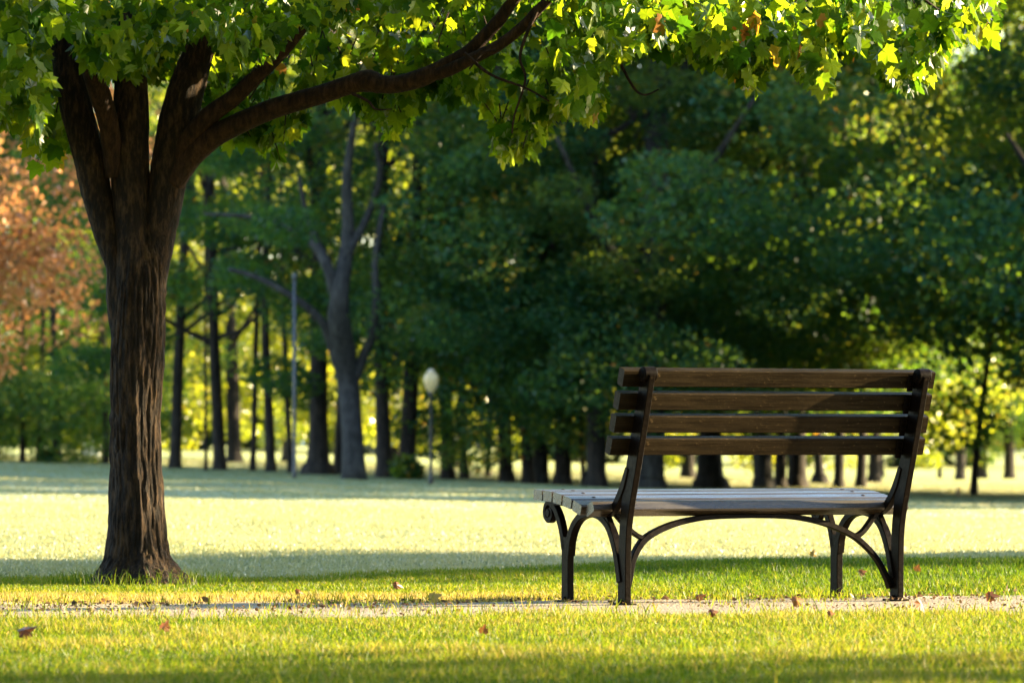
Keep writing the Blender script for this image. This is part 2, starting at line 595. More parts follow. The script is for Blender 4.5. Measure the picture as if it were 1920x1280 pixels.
def grass():
    # close turf in front of the path
    X, Y = scatter(480000, 11.2, 18.6, .110, .3)
    e = path_near(X) - Y
    nz = fbm(np.stack([X * 2.2, Y * 2.2, 0 * X], 1), 3)
    keep = (e > -.03 - .5 * (nz - .55) * (rng.random(len(X)) < .35)) & (rng.random(len(X)) < .55 + .9 * nz)
    X, Y, e, nz = X[keep], Y[keep], e[keep], nz[keep]
    n = len(X)
    h = rng.uniform(.012, .044, n) * (.45 + 1.0 * nz)
    tall = rng.random(n) < .02
    h[tall] *= rng.uniform(1.3, 2.0, tall.sum())
    rnd = .16 + .60 * nz + rng.normal(0, .22, n) + (rng.random(n) < .08) * .4
    o = obj('grass', blade_mesh('near_turf', X, Y, gz(X, Y) - .003, h, rng.uniform(.0022, .0040, n), rng.uniform(.2, 1.25, n), rnd, M_grass))
    tag(o, kind='stuff')
    # rough strip behind the path, up to the rise
    X, Y = scatter(330000, 18.0, 23.6, .110, .4)
    e = Y - path_far(X)
    nz = fbm(np.stack([X * 1.7, Y * 1.7, 0 * X + 4], 1), 11)
    bare = .15 + .55 * sstep(.6, -.6, X)          # the left verge is worn
    dens = sstep(0, bare + .5 * (nz - .5), e) * (.5 + .8 * nz)
    endy = 22.0 + .9 * sstep(-.8, .6, X) + .5 * (nz - .5)
    dens = dens * sstep(.5, -.3, Y - endy)
    keep = (e > -.02) & (rng.random(len(X)) < dens)
    X, Y, e, nz = X[keep], Y[keep], e[keep], nz[keep]
    n = len(X)
    right = sstep(-.6, 1.4, X)
    h = rng.uniform(.010, .046, n) * (.30 + .7 * nz + .6 * right * sstep(.1, .9, e))
    dry = (1 - sstep(.2, 2.0, e)) * .52 * (1 - .75 * right) + .12 * (1 - right)
    rnd = .08 + .42 * nz + dry + rng.normal(0, .19, n) + (rng.random(n) < .05) * .4 - .12 * right
    o = obj('grass', blade_mesh('verge_turf', X, Y, gz(X, Y) - .003, h, rng.uniform(.0024, .0045, n), rng.uniform(.2, 1.3, n), rnd, M_grass))
    tag(o, kind='stuff')
    # mown lawn beyond
    X, Y = scatter(420000, 21.6, 46, .113, .7)
    nz = fbm(np.stack([X * .6, Y * .6, 0 * X + 8], 1), 21)
    k = rng.random(len(X)) < sstep(-.6, .6, Y - 22.3 - .9 * sstep(-.8, .6, X))
    X, Y, nz = X[k], Y[k], nz[k]
    n = len(X)
    o = obj('grass', blade_mesh('mown_lawn', X, Y, gz(X, Y) - .004, rng.uniform(.012, .030, n), rng.uniform(.005, .009, n), rng.uniform(.3, 1.3, n), nz + rng.normal(0, .05, n), M_lawn))
    tag(o, kind='stuff')
    X, Y = scatter(420000, 45, 125, .112, 1.5)
    nz = fbm(np.stack([X * .25, Y * .25, 0 * X + 8], 1), 31)
    n = len(X)
    o = obj('grass', blade_mesh('far_lawn', X, Y, gz(X, Y) - .004, rng.uniform(.012, .026, n), rng.uniform(.010, .022, n), rng.uniform(.2, 1.2, n), nz + rng.normal(0, .05, n), M_lawn))
    tag(o, kind='stuff')


def litter():
    # crumbs of dry leaf, bark and soil over the path and its worn edge
    n = 9000
    X = rng.uniform(-3.2, 3.2, n)
    t = rng.normal(.75, .38, n)
    Y = path_near(X) + (path_far(X) - path_near(X)) * t
    m = (fbm(np.stack([X * 2, Y * 2, 0 * X], 1), 55) + rng.normal(0, .12, n) > .5) & (Y > 16.9)
    X, Y = X[m], Y[m]
    n = len(X)
    Z = gz(X, Y) + np.where((Y > path_near(X)) & (Y < path_far(X)), .016, .004)
    sz = rng.uniform(.004, .016, n) * np.where(rng.random(n) < .1, 2.0, 1)
    V, L, Zs, A = leaf_batch(np.stack([X, Y, Z + sz * .2], 1), rng.normal(0, 1, (n, 3)) * np.array([1, 1, .35]), rng.normal(0, .5, (n, 3)) + np.array([0, 0, 1.0]), sz, rng.random(n) * .8,
                             np.array([(0, 0), (.4, .3), (.3, .8), (0, 1), (-.35, .6), (-.3, .2)]))
    tag(obj('leaf_litter', mesh_np('leaf_litter', V, L, Zs, M_litter, {'rnd': A}, False)), kind='stuff')
    # tufts that have seeded into the path
    n = 9500
    X = rng.uniform(-3.0, 3.0, n)
    t = np.where(rng.random(n) < .5, np.abs(rng.normal(0, .16, n)), 1 - np.abs(rng.normal(0, .22, n)))
    Y = path_near(X) + (path_far(X) - path_near(X)) * t
    m = fbm(np.stack([X * 5, Y * 5, 0 * X], 1), 66) > .52
    X, Y = X[m], Y[m]
    n = len(X)
    tag(obj('grass', blade_mesh('path_tufts', X, Y, gz(X, Y) + .008, rng.uniform(.012, .06, n), rng.uniform(.0024, .004, n), rng.uniform(.2, 1.2, n), rng.uniform(.2, .9, n), M_grass)), kind='stuff')


M_litter = leaf_mat('dry_litter', [(0, (.05, .025, .012)), (.5, (.16, .09, .045)), (1, (.34, .25, .14))], [(0, (.05, .025, .01)), (1, (.3, .18, .06))], .2, .01, .6)
grass()

# ------------------------------------------------------------------ leaves
MAPLE = np.array([(0, 0), (.10, .04), (.32, -.02), (.35, .12), (.52, .28), (.38, .38), (.43, .62), (.21, .57), (.15, .77), (0, 1.0),
                  (-.15, .77), (-.21, .57), (-.43, .62), (-.38, .38), (-.52, .28), (-.35, .12), (-.32, -.02), (-.10, .04)])


def leaf_batch(pos, up, nrm, size, rnd, outline=MAPLE, curl=.55, fold=.4):
    """flat star-shaped leaves: pos = stalk end, up = direction to the tip, nrm = facing; returns mesh arrays"""
    n, k = len(pos), len(outline)
    up = up / (np.linalg.norm(up, axis=1)[:, None] + 1e-9)
    side = np.cross(up, nrm)
    side /= np.linalg.norm(side, axis=1)[:, None] + 1e-9
    nn = np.cross(side, up)
    o = np.concatenate([outline, [(0, .36)]])
    x, y = o[:, 0], o[:, 1]
    cu = rng.uniform(-.25, 1, n)[:, None] * curl
    fo = rng.uniform(-.2, 1, n)[:, None] * fold
    zz = -cu * (y[None] - .2) ** 2 - fo * np.abs(x)[None] + rng.normal(0, .025, (n, k + 1))
    V = pos[:, None] + size[:, None, None] * (side[:, None] * x[None, :, None] + up[:, None] * y[None, :, None] + nn[:, None] * zz[:, :, None])
    b = np.arange(n)[:, None, None] * (k + 1)
    tri = np.array([(k, j, (j + 1) % k) for j in range(k)])[None] + b
    return V.reshape(-1, 3), tri.reshape(-1), np.full(n * k, 3), np.repeat(rnd, k + 1)


litter()

# ------------------------------------------------------------------ the maple beside the path
YT = 21.3
PXM = YT / F


def maple():
    base = at(268, 1097, YT)
    base.z = 0.0
    t = empty('maple_tree', base, 'young maple with several upright stems and a long low limb, standing beside the sandy path', 'tree')
    o = np.array(base)

    def loc(pts, dy=None):
        return [np.array(at(p[0], p[1], YT + (p[3] if len(p) > 3 else 0))) - o for p in pts], [p[2] * PXM for p in pts]

    def bark_disp(amp, sc):
        def d(P):
            w = fbm(P * np.array([9, 9, 4]) * sc, 5, 2)
            th = np.arctan2(P[:, 1], P[:, 0])
            a = vnoise(np.stack([P[:, 0] * 74 * sc + w * 2.5, P[:, 1] * 74 * sc, P[:, 2] * 6.5 * sc + w * 3], 1), 9)
            b = vnoise(np.stack([P[:, 0] * 130 * sc, P[:, 1] * 130 * sc, P[:, 2] * 22 * sc], 1), 19)
            return amp * ((np.abs(a - .5) * 2) ** .8 - .45 + .35 * (b - .5))
        return d

    # trunk with root flare
    lv = [(262, 1122, 136), (261, 1107, 122), (260, 1092, 102), (259, 1074, 83), (258, 1050, 67), (256.5, 1018, 60), (256, 975, 56), (255.5, 900, 52),
          (253.5, 800, 51), (256, 700, 53), (260, 600, 54), (264, 530, 50), (266, 480, 42), (268, 430, 30)]
    P, Rr = loc(lv)
    P, Rr = smooth_path(P, [r_ * .95 for r_ in Rr], 26)
    bd = bark_disp(.014, 1.0)

    def td(Q):
        th = np.arctan2(Q[:, 1], Q[:, 0])
        z = Q[:, 2]
        fl = np.exp(-np.maximum(z + .01, 0) / .075)
        lob = .5 * np.cos(5 * th + .5) + .35 * np.cos(3 * th + 2.1) + .25 * np.cos(9 * th + 1)
        flut = .006 * np.cos(4 * th + 1.2 + z * 1.1) * sstep(.1, .4, z)
        return bd(Q) + .050 * fl * lob + flut + .02 * fl * (fbm(Q * 14, 3) - .5)
    v, f = tube(P, Rr, 160, td)
    V, L, Z = join_np([(v, f)])
    obj('trunk', mesh_np('trunk', V, L, Z, M_bark), t)

    limbs = [
        [(236, 660, 22), (226, 570, 26), (223, 505, 24), (207, 450, 27), (191, 400, 27), (176, 340, 29), (166, 290, 30), (142, 200, 30), (120, 100, 25), (93, 0, 17), (80, -160, 13), (55, -420, 9), (40, -700, 5)],
        [(258, 680, 42, -.01), (256, 560, 42, -.01), (250, 430, 38), (244, 300, 36), (246, 200, 33), (243, 110, 29), (240, 0, 24), (250, -200, 18), (240, -480, 12), (262, -900, 5)],
        [(215, 330, 18, -.03), (205, 240, 19, -.08), (190, 185, 20, -.14), (172, 130, 19, -.2), (150, 40, 14, -.3), (120, -100, 8, -.45)],
        [(278, 680, 24, -.008), (282, 560, 27, -.008), (295, 450, 32), (309, 370, 35), (321, 300, 36), (338, 210, 36), (360, 135, 32), (386, 60, 24), (398, 0, 19), (420, -200, 14), (460, -500, 9), (470, -800, 5)],
        [(318, 320, 20, -.02), (350, 268, 20, -.05), (392, 218, 18, -.1), (440, 182, 16, -.14), (490, 135, 14, -.2), (540, 85, 12, -.25), (590, 20, 9, -.3), (660, -90, 6, -.4)],
        [(322, 340, 26, -.02), (352, 300, 23, -.04), (392, 262, 22, -.07), (430, 240, 20.5, -.1), (510, 205, 19, -.15), (600, 178, 18, -.2), (660, 158, 18, -.24), (690, 152, 21, -.26), (716, 158, 17.5, -.28),
         (752, 157, 16.5, -.3), (800, 142, 17, -.33), (842, 118, 13, -.36), (882, 94, 12.5, -.4), (932, 42, 12, -.45), (968, -5, 10.5, -.5), (1060, -110, 8, -.6), (1200, -220, 5, -.7)],
        [(792, 145, 13, -.33), (840, 132, 12, -.38), (882, 112, 11, -.45), (940, 82, 10.5, -.5), (985, 45, 10, -.55), (1020, 8, 9, -.6), (1090, -50, 7, -.7), (1240, -110, 5, -.9), (1420, -120, 3.5, -1.0)],
    ]
    tips = []
    for k, lm in enumerate(limbs):
        P, Rr = loc(lm)
        P, Rr = smooth_path(P, Rr, 12)
        tips.append((P, Rr))
        v, f = tube(P, Rr, 40 if k < 6 else 20, bark_disp(.005 if k in (0, 1, 3) else .0022, 1.2))
        V, L, Z = join_np([(v, f)])
        obj('limb', mesh_np('limb', V, L, Z, M_bark if k in (0, 1, 3) else M_limb), t)

    # foliage: the lower edge of the canopy in picture rows, as a real surface around the trunk
    bx = [-400, -120, 0, 50, 72, 110, 148, 170, 205, 285, 330, 380, 420, 470, 530, 562, 580, 640, 700, 735, 780, 800, 870, 905, 930, 985, 1025, 1050, 1120, 1130, 1170, 1260, 1290, 1345, 1420, 1432, 1470, 1545, 1565, 1640, 1665, 1700, 1752, 1775, 1840, 1862, 1885]
    by = [250, 280, 255, 250, 330, 325, 290, 180, 165, 175, 150, 235, 290, 290, 322, 255, 205, 205, 235, 285, 245, 185, 215, 200, 310, 318, 255, 225, 250, 150, 120, 112, 125, 140, 188, 130, 120, 205, 130, 105, 170, 190, 165, 105, 90, 85, -60]
    # in front of the stems the foliage ends higher up, just over the limbs
    fx = [-400, 0, 62, 78, 92, 140, 165, 200, 275, 330, 380, 450, 500, 560, 640, 760, 830, 900, 980, 1040, 1060]
    fy = [250, 250, 325, 250, 70, 90, 140, 165, 160, 90, 80, 150, 120, 60, 55, 60, 25, 10, -30, 20, 300]
    pos, ups, nrm, size, rr = [], [], [], [], []
    twigs = []

    def sprig(c, yb_limit, n, spread, drop):
        """a hanging sprig of leaves round the point c (world)"""
        d = np.array([rng.normal(0, 1), rng.normal(0, 1), 0.0])
        d /= np.linalg.norm(d) + 1e-6
        ax = d * rng.uniform(.3, .8) + np.array([0, 0, -drop])
        start = c - ax * spread
        mid = c + np.array([0, 0, .25 * spread])
        if c[1] > YT + .15:
            twigs.append((start - np.array([0, 0, -.05]), mid, c + ax * spread * .6))
        for j in range(n):
            s = rng.uniform(-1, 1)
            p = c + ax * spread * s + rng.normal(0, .035, 3)
            ok = False
            for _ in range(4):
                qx = 960 + p[0] / p[1] * F
                if qx > 1890:
                    p = None
                    break
                lim = np.interp(qx, bx, by)
                if p[1] < YT + .05:
                    lim = min(lim, np.interp(qx, fx, fy))
                tipy = HOR - (p[2] - .075 - EYE) / p[1] * F
                if tipy <= lim + rng.normal(0, 7):
                    ok = True
                    break
                p = p + np.array([0, 0, rng.uniform(.04, .14)])
            if p is None or not ok:
                continue
            tip = np.array([rng.normal(0, .55), rng.normal(0, .55), -rng.uniform(.35, 1.1)]) + ax * .35
            nn = np.array([rng.normal(.2, .8), rng.normal(-.25, .8), rng.uniform(.1, .95)])
            pos.append(p)
            ups.append(tip)
            nrm.append(nn)
            size.append(rng.uniform(.050, .098))
            rr.append(rng.random())

    # lower fringe, hanging clusters
    for k in range(800):
        qx = rng.uniform(-330, 1868)
        Yd = YT + rng.normal(-.25, .85)
        lim = np.interp(qx, bx, by)
        py = lim - abs(rng.normal(0, 42)) - 30
        sprig(np.array(at(qx, py, Yd)), True, rng.integers(9, 17), rng.uniform(.06, .13), rng.uniform(.5, 1.0))
    # body of the canopy that fills the top of the frame and the rest of the crown above it
    for k in range(1250):
        qx = rng.uniform(-500, 1862)
        Yd = YT + rng.uniform(-2.2, 2.2)
        if qx > 1150 and rng.random() < .6:
            continue
        lim = min(np.interp(qx, bx, by), 200)
        py = rng.uniform(-260, lim - 25)
        sprig(np.array(at(qx, py, Yd)), True, rng.integers(9, 16), rng.uniform(.08, .16), rng.uniform(.3, .9))
    cx, cy = o[0] + .25, o[1]
    for k in range(900):
        a, r_ = rng.uniform(0, 2 * math.pi), 3.0 * math.sqrt(rng.random())
        zt = 2.75 + 3.6 * math.sqrt(max(0, 1 - (r_ / 3.1) ** 2)) * rng.uniform(.0, 1.0)
        sprig(np.array([cx + r_ * math.cos(a), cy + r_ * math.sin(a), zt]), True, rng.integers(8, 13), rng.uniform(.12, .25), rng.uniform(.1, .6))
    pos, ups, nrm = np.array(pos), np.array(ups), np.array(nrm)
    V, L, Z, A = leaf_batch(pos - o, ups, nrm, np.array(size), np.array(rr) ** 1.0)
    obj('crown', mesh_np('crown', V, L, Z, M_maple, {'rnd': A}, False), t)
    # fine twigs
    P = []
    for (a, b, c) in twigs[:900]:
        p, r_ = smooth_path([a - o, b - o, c - o], [.0035, .003, .0012], 4)
        P.append(tube(p, r_, 5, None, False))
    for pts in [[(1010, 15), (985, 70), (975, 110), (985, 150), (965, 215), (960, 250)], [(1120, 20), (1150, 90), (1185, 160), (1208, 178), (1235, 168)], [(660, 175), (690, 190), (705, 205), (735, 205)], [(930, 95), (905, 100), (880, 130)],
                [(1400, -10), (1440, 40), (1480, 80)], [(1600, -20), (1650, 50), (1700, 110)], [(1700, -30), (1760, 20), (1815, 45)], [(870, 100), (920, 140), (985, 165), (1030, 190)]]:
        p, r_ = smooth_path([np.array(at(x, y, YT - .6)) - o for x, y in pts], np.linspace(.008, .003, len(pts)), 6)
        P.append(tube(p, r_, 6, None, False))
    V, L, Z = join_np(P)
    obj('twigs', mesh_np('twigs', V, L, Z, M_limb), t)
    # tufts of long grass at the foot of the trunk
    n = 900
    a = rng.uniform(0, 2 * math.pi, n)
    rad = rng.uniform(.16, .34, n)
    X, Y = o[0] + rad * np.cos(a) * 1.2, o[1] + rad * np.sin(a)
    g = obj('grass', blade_mesh('trunk_foot_grass', X, Y, gz(X, Y) - .004, rng.uniform(.03, .10, n), rng.uniform(.002, .004, n), rng.uniform(.2, 1.0, n), rng.uniform(.0, .6, n), M_grass))
    tag(g, kind='stuff')


maple()

# ------------------------------------------------------------------ the park bench
BY0, BX0, BRHO = 18.75, .914, R(28)


def ribbon(pts, widths, x0, x1, plane='yz', n=8, bev=.0025):
    """bar swept along a curve: in-plane width, constant extent x0..x1 across it"""
    P, w = smooth_path([(p[0], p[1], 0) for p in pts], widths, n)
    T = np.gradient(P, axis=0)
    T /= np.linalg.norm(T, axis=1)[:, None]
    Nn = np.stack([-T[:, 1], T[:, 0]], 1)
    A = P[:, :2] + Nn * w[:, None] / 2
    B = P[:, :2] - Nn * w[:, None] / 2
    m = len(P)
    V, Fc = [], []
    # eight-sided section (chamfered)
    for k in range(m):
        a, b = A[k], B[k]
        d = (a - b) / (np.linalg.norm(a - b) + 1e-9)
        e = bev
        ring = [(a - d * e, x0), (a, x0 + e), (a, x1 - e), (a - d * e, x1), (b + d * e, x1), (b, x1 - e), (b, x0 + e), (b + d * e, x0)]
        for (p, x) in ring:
            V.append((x, p[0], p[1]) if plane == 'yz' else (p[0], x, p[1]))
    for k in range(m - 1):
        for j in range(8):
            j2 = (j + 1) % 8
            Fc.append((k * 8 + j, k * 8 + j2, (k + 1) * 8 + j2, (k + 1) * 8 + j))
    Fc.append(tuple(range(8))[::-1])
    Fc.append(tuple((m - 1) * 8 + j for j in range(8)))
    return np.array(V), Fc


def disc(c, r, x0, x1, seg=28, bev=.003):
    prof = [(x0, r - bev), (x0 + bev, r), (x1 - bev, r), (x1, r - bev)]
    V, Fc = [], []
    for (x, rad) in prof:
        for j in range(seg):
            a = 2 * math.pi * j / seg
            V.append((x, c[0] + rad * math.cos(a), c[1] + rad * math.sin(a)))
    for k in range(3):
        for j in range(seg):
            j2 = (j + 1) % seg
            Fc.append((k * seg + j, k * seg + j2, (k + 1) * seg + j2, (k + 1) * seg + j))
    Fc.append(tuple(range(seg))[::-1])
    Fc.append(tuple(3 * seg + j for j in range(seg)))
    return np.array(V), Fc


def fix_normals(me):
    bm = bmesh.new()
    bm.from_mesh(me)
    bmesh.ops.recalc_face_normals(bm, faces=bm.faces)
    bm.to_mesh(me)
    bm.free()
    return me


def plank(L, w, t, ch=.004, seed=0):
    """a slat along x, width w in y, thickness t in z, chamfered, with slightly uneven edges"""
    n = 60
    r = np.random.default_rng(seed)
    V, Fc = [], []
    for k in range(n + 1):
        x = -L / 2 + L * k / n
        jit = np.zeros(8)
        sec = [(-w / 2 + ch, -t / 2), (w / 2 - ch, -t / 2), (w / 2, -t / 2 + ch), (w / 2, t / 2 - ch), (w / 2 - ch, t / 2), (-w / 2 + ch, t / 2), (-w / 2, t / 2 - ch), (-w / 2, -t / 2 + ch)]
        for j, (y, z) in enumerate(sec):
            V.append((x, y + jit[j], z + jit[-j]))
    for k in range(n):
        for j in range(8):
            j2 = (j + 1) % 8
            Fc.append((k * 8 + j, (k + 1) * 8 + j, (k + 1) * 8 + j2, k * 8 + j2))
    Fc.append(tuple(range(8)))
    Fc.append(tuple(n * 8 + j for j in range(8))[::-1])
    return np.array(V), Fc


def bench():
    b = empty('park_bench', (BX0, BY0, -.002), 'dark brown slatted park bench with cast iron ends, seen from behind on the sandy path', 'bench', rz=BRHO)
    HU = .58
    post = [(-.0, -.01), (-.004, .12), (-.010, .26), (-.028, .355), (-.055, .45), (-.083, .537), (-.132, .69), (-.178, .835)]
    pw = [.064, .056, .056, .064, .074, .076, .074, .066]
    for s in (-1, 1):
        fr = empty('end_frame', (s * HU, 0, 0), None, None)
        fr.parent = b
        parts = []
        parts.append(ribbon(post, pw, -.009, .009))
        parts.append(ribbon([(p[0] - .004 - w * .42, p[1]) for p, w in zip(post, pw)], [.010] * 8, -.0125, .0125))
        # curled top
        parts.append(disc((-.182, .838), .027, -.026, .026))
        parts.append(disc((-.182, .838), .015, -.030, .030))
        # front leg, its branch to the scroll, the arch to the rear leg
        parts.append(ribbon([(.420, -.01), (.420, .10), (.418, .19), (.412, .245)], [.056, .050, .052, .058], -.013, .013))
        parts.append(ribbon([(.432, .20), (.448, .255), (.470, .305), (.500, .345), (.535, .368)], [.030, .028, .028, .026, .024], -.013, .013))
        parts.append(ribbon([(.404, .18), (.392, .235), (.362, .285), (.310, .322), (.238, .336), (.168, .327), (.105, .293), (.066, .245), (.034, .175), (.012, .09)],
                            [.034, .032, .030, .028, .030, .028, .028, .030, .030, .030], -.015, .015))
        # scroll at the front of the seat
        sc = []
        for k in range(15):
            a = math.pi / 2 - k * .42
            r_ = .040 - .0018 * k
            sc.append((.548 + r_ * math.cos(math.pi - a) * -1, .333 + r_ * math.sin(a)))
        parts.append(ribbon([(.47, .372)] + sc, [.022] * 2 + [.020] * 14, -.013, .013, n=5))
        parts.append(disc((.548, .333), .016, -.017, .017))
        # seat rail with the sweep up into the back
        parts.append(ribbon([(.55, .371), (.49, .372), (.42, .370), (.34, .361), (.27, .347), (.20, .331), (.15, .329), (.105, .338), (.058, .360), (.020, .395), (-.014, .440), (-.045, .50)],
                            [.022, .022, .022, .022, .022, .022, .026, .028, .028, .030, .030, .022], -.014, .014))
        # short strut behind the arch
        parts.append(ribbon([(.118, .325), (.085, .285), (.058, .235), (.044, .20)], [.020, .017, .016, .016], -.012, .012))
        V, L, Z = join_np(parts)
        obj('casting', fix_normals(mesh_np('end_frame_casting', V, L, Z, M_iron, None, False)), fr)
        for (fy, sg) in ((.0, 1), (.42, 1)):
            V, L, Z = join_np([ribbon([(fy - .045, .006), (fy + .045, .006)], [.016, .016], -.030, .030), disc((fy, .016), .012, -.02, .02)])
            obj('foot', fix_normals(mesh_np('foot', V, L, Z, M_iron, None, False)), fr)

    # back slats
    lean = math.atan(.325)
    d_up = Vector((0, -math.sin(lean), math.cos(lean)))
    d_fw = Vector((0, math.cos(lean), math.sin(lean)))
    zz = [.812, .729, .648, .567]
    for k, z in enumerate(zz):
        yc = -.053 - (z - .45) * .325
        c = Vector((0, yc, z)) + d_fw * (.031 + .020)
        v, f = plank(1.318 + .004 * k, .0635, .040, .004, 40 + k)
        V, L, Z = join_np([(v, f)])
        o = obj('back_slat', mesh_np('back_slat', V, L, Z, M_slat, None, False), b)
        # local x stays, local y -> up along the back, local z -> forward
        m = Matrix((Vector((1, 0, 0)), d_up, d_fw)).transposed().to_4x4()
        if m.determinant() < 0:
            m = Matrix((Vector((1, 0, 0)), d_up, -d_fw)).transposed().to_4x4()
        m.translation = c
        o.matrix_local = m
        # lugs of the casting with their nuts
        for s in (-1, 1):
            lug = []
            bx_ = s * HU - s * .030
            y0 = yc + .026
            v, f = ribbon([(y0 + .012 * .325 + .0, z - .030), (y0 - .010, z + .030)], [.008, .008], bx_ - .012, bx_ + .012)
            V, L, Z = join_np([(v, f), disc((y0 - .006, z), .008, bx_ - .006, bx_ + .006, 10, .001)])
            g = obj('lug', fix_normals(mesh_np('lug', V, L, Z, M_iron, None, False)), b)
    # seat slats, dished towards the back
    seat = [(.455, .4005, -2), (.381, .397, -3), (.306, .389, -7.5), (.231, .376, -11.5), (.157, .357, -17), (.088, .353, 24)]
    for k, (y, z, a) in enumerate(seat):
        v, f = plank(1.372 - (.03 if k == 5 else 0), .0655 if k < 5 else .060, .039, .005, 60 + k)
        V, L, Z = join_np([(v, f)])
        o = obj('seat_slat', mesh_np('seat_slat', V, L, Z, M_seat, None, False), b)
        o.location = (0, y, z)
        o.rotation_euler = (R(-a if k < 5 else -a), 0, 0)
        for s in (-1, 1):
            if k < 5:
                bb = bpy.data.meshes.new('bolt')
                bm = bmesh.new()
                bmesh.ops.create_uvsphere(bm, u_segments=10, v_segments=6, radius=.008)
                bm.to_mesh(bb)
                bm.free()
                bb.materials.append(M_bolt)
                q_ = obj('bolt', bb, o)
                q_.location = (s * HU, rng.uniform(-.008, .008), .0195)
                q_.scale = (1, 1, .35)
    # stretcher: two half arches meeting under the seat
    for s in (-1, 1):
        A = [(s * u, z) for u, z in ((.566, .055), (.545, .11), (.522, .165), (.48, .218), (.43, .255), (.345, .289), (.25, .311), (.15, .321), (-.03, .323))]
        v, f = ribbon(A, [.022, .020, .020, .021, .022, .021, .020, .018, .014], -.014, .014, 'xz')
        v2, f2 = ribbon([(s * u, z) for u, z in ((.445, .243), (.478, .255), (.515, .285), (.560, .335))], [.020, .017, .017, .020], -.012, .012, 'xz')
        V, L, Z = join_np([(v, f), (v2, f2)])
        # lean forward towards the middle of the seat
        V[:, 1] += .012 + .085 * sstep(.05, .33, V[:, 2]) + .004 * s
        obj('stretcher', fix_normals(mesh_np('stretcher', V, L, Z, M_iron, None, False)), b)


bench()

# ------------------------------------------------------------------ woodland trees
def crown_mesh(seed, rad, zlo, zhi, nclump, per, leaf, mat, droop=.25):
    r = np.random.default_rng(seed)
    cz, hz = (zlo + zhi) / 2, (zhi - zlo) / 2
    d = r.normal(0, 1, (nclump, 3))
    d /= np.linalg.norm(d, axis=1)[:, None]
    d[:, 2] = np.sign(d[:, 2]) * np.abs(d[:, 2]) ** .6
    rr = r.uniform(.45, 1.0, nclump) ** .6
    cc = d * rr[:, None] * np.array([rad, rad, hz])
    cc[:, 2] += cz
    # fuller in the lower half, wavy outline
    cc[:, :2] *= (1 + .22 * r.normal(0, 1, nclump))[:, None]
    cs = r.uniform(.45, 1.15, nclump)
    n = nclump * per
    ci = np.repeat(np.arange(nclump), per)
    e = r.normal(0, 1, (n, 3))
    e /= np.linalg.norm(e, axis=1)[:, None]
    p = cc[ci] + e * (cs[ci] * r.uniform(.25, 1, n) ** .5)[:, None] * np.array([1.15, 1.15, .62])
    p[:, 2] = np.maximum(p[:, 2], zlo - .5 * r.random(n))
    # a leaf is a folded lozenge
    up = r.normal(0, 1, (n, 3)) * np.array([1, 1, .6]) + np.array([0, 0, -droop])
    up /= np.linalg.norm(up, axis=1)[:, None]
    nr = r.normal(0, 1, (n, 3)) + np.array([0, 0, .7])
    sd = np.cross(up, nr)
    sd /= np.linalg.norm(sd, axis=1)[:, None] + 1e-9
    nn = np.cross(sd, up)
    s = leaf * r.uniform(.6, 1.35, n)[:, None]
    V = np.stack([p - up * s * .5, p + sd * s * .36 + nn * s * .10, p + up * s * .5, p - sd * s * .36 + nn * s * .10], 1).reshape(-1, 3)
    b = np.arange(n)[:, None] * 4
    L = (b + np.array([[0, 1, 2, 0, 2, 3]])).ravel()
    rn = np.clip(r.random(n) * .55 + .45 * np.repeat(r.random(nclump), per) + (r.random(n) < .03) * .3, 0, 1)
    return mesh_np('crown', V, L, np.full(n * 2, 3), mat, {'rnd': np.repeat(rn, 4)}, False)


CROWNS = {
    'broad': crown_mesh(1, 4.3, 1.2, 12.5, 66, 660, .098, M_wood_leaf),
    'dense': crown_mesh(2, 3.7, 1.0, 11.5, 66, 640, .095, M_wood_leaf),
    'loose': crown_mesh(3, 4.6, 1.4, 12.5, 66, 560, .098, M_wood_leaf2),
    'tall': crown_mesh(4, 3.4, 1.8, 14.0, 74, 560, .098, M_wood_leaf2),
    'open': crown_mesh(8, 3.9, 1.0, 12.5, 13, 620, .098, M_wood_leaf),
    'wisp': crown_mesh(12, 3.6, 1.2, 11.5, 5, 620, .098, M_wood_leaf2),
    'wispy': crown_mesh(13, 3.6, 1.6, 10.5, 6, 600, .098, M_wood_leaf),
    'gold': crown_mesh(11, 4.2, 1.2, 12.0, 90, 330, .12, M_gold_leaf),
    'autumn': crown_mesh(5, 3.3, 1.4, 9.5, 110, 240, .110, M_autumn),
    'distant': crown_mesh(6, 5.5, .5, 13.0, 130, 170, .26, M_far_leaf),
    'heavy': crown_mesh(10, 3.8, .8, 12.0, 120, 160, .26, M_wood_leaf),
    'airy': crown_mesh(9, 2.0, .6, 8.0, 85, 120, .15, M_wood_leaf),
    'shade': crown_mesh(7, 1.9, .6, 8.0, 110, 170, .17, M_wood_leaf),
}


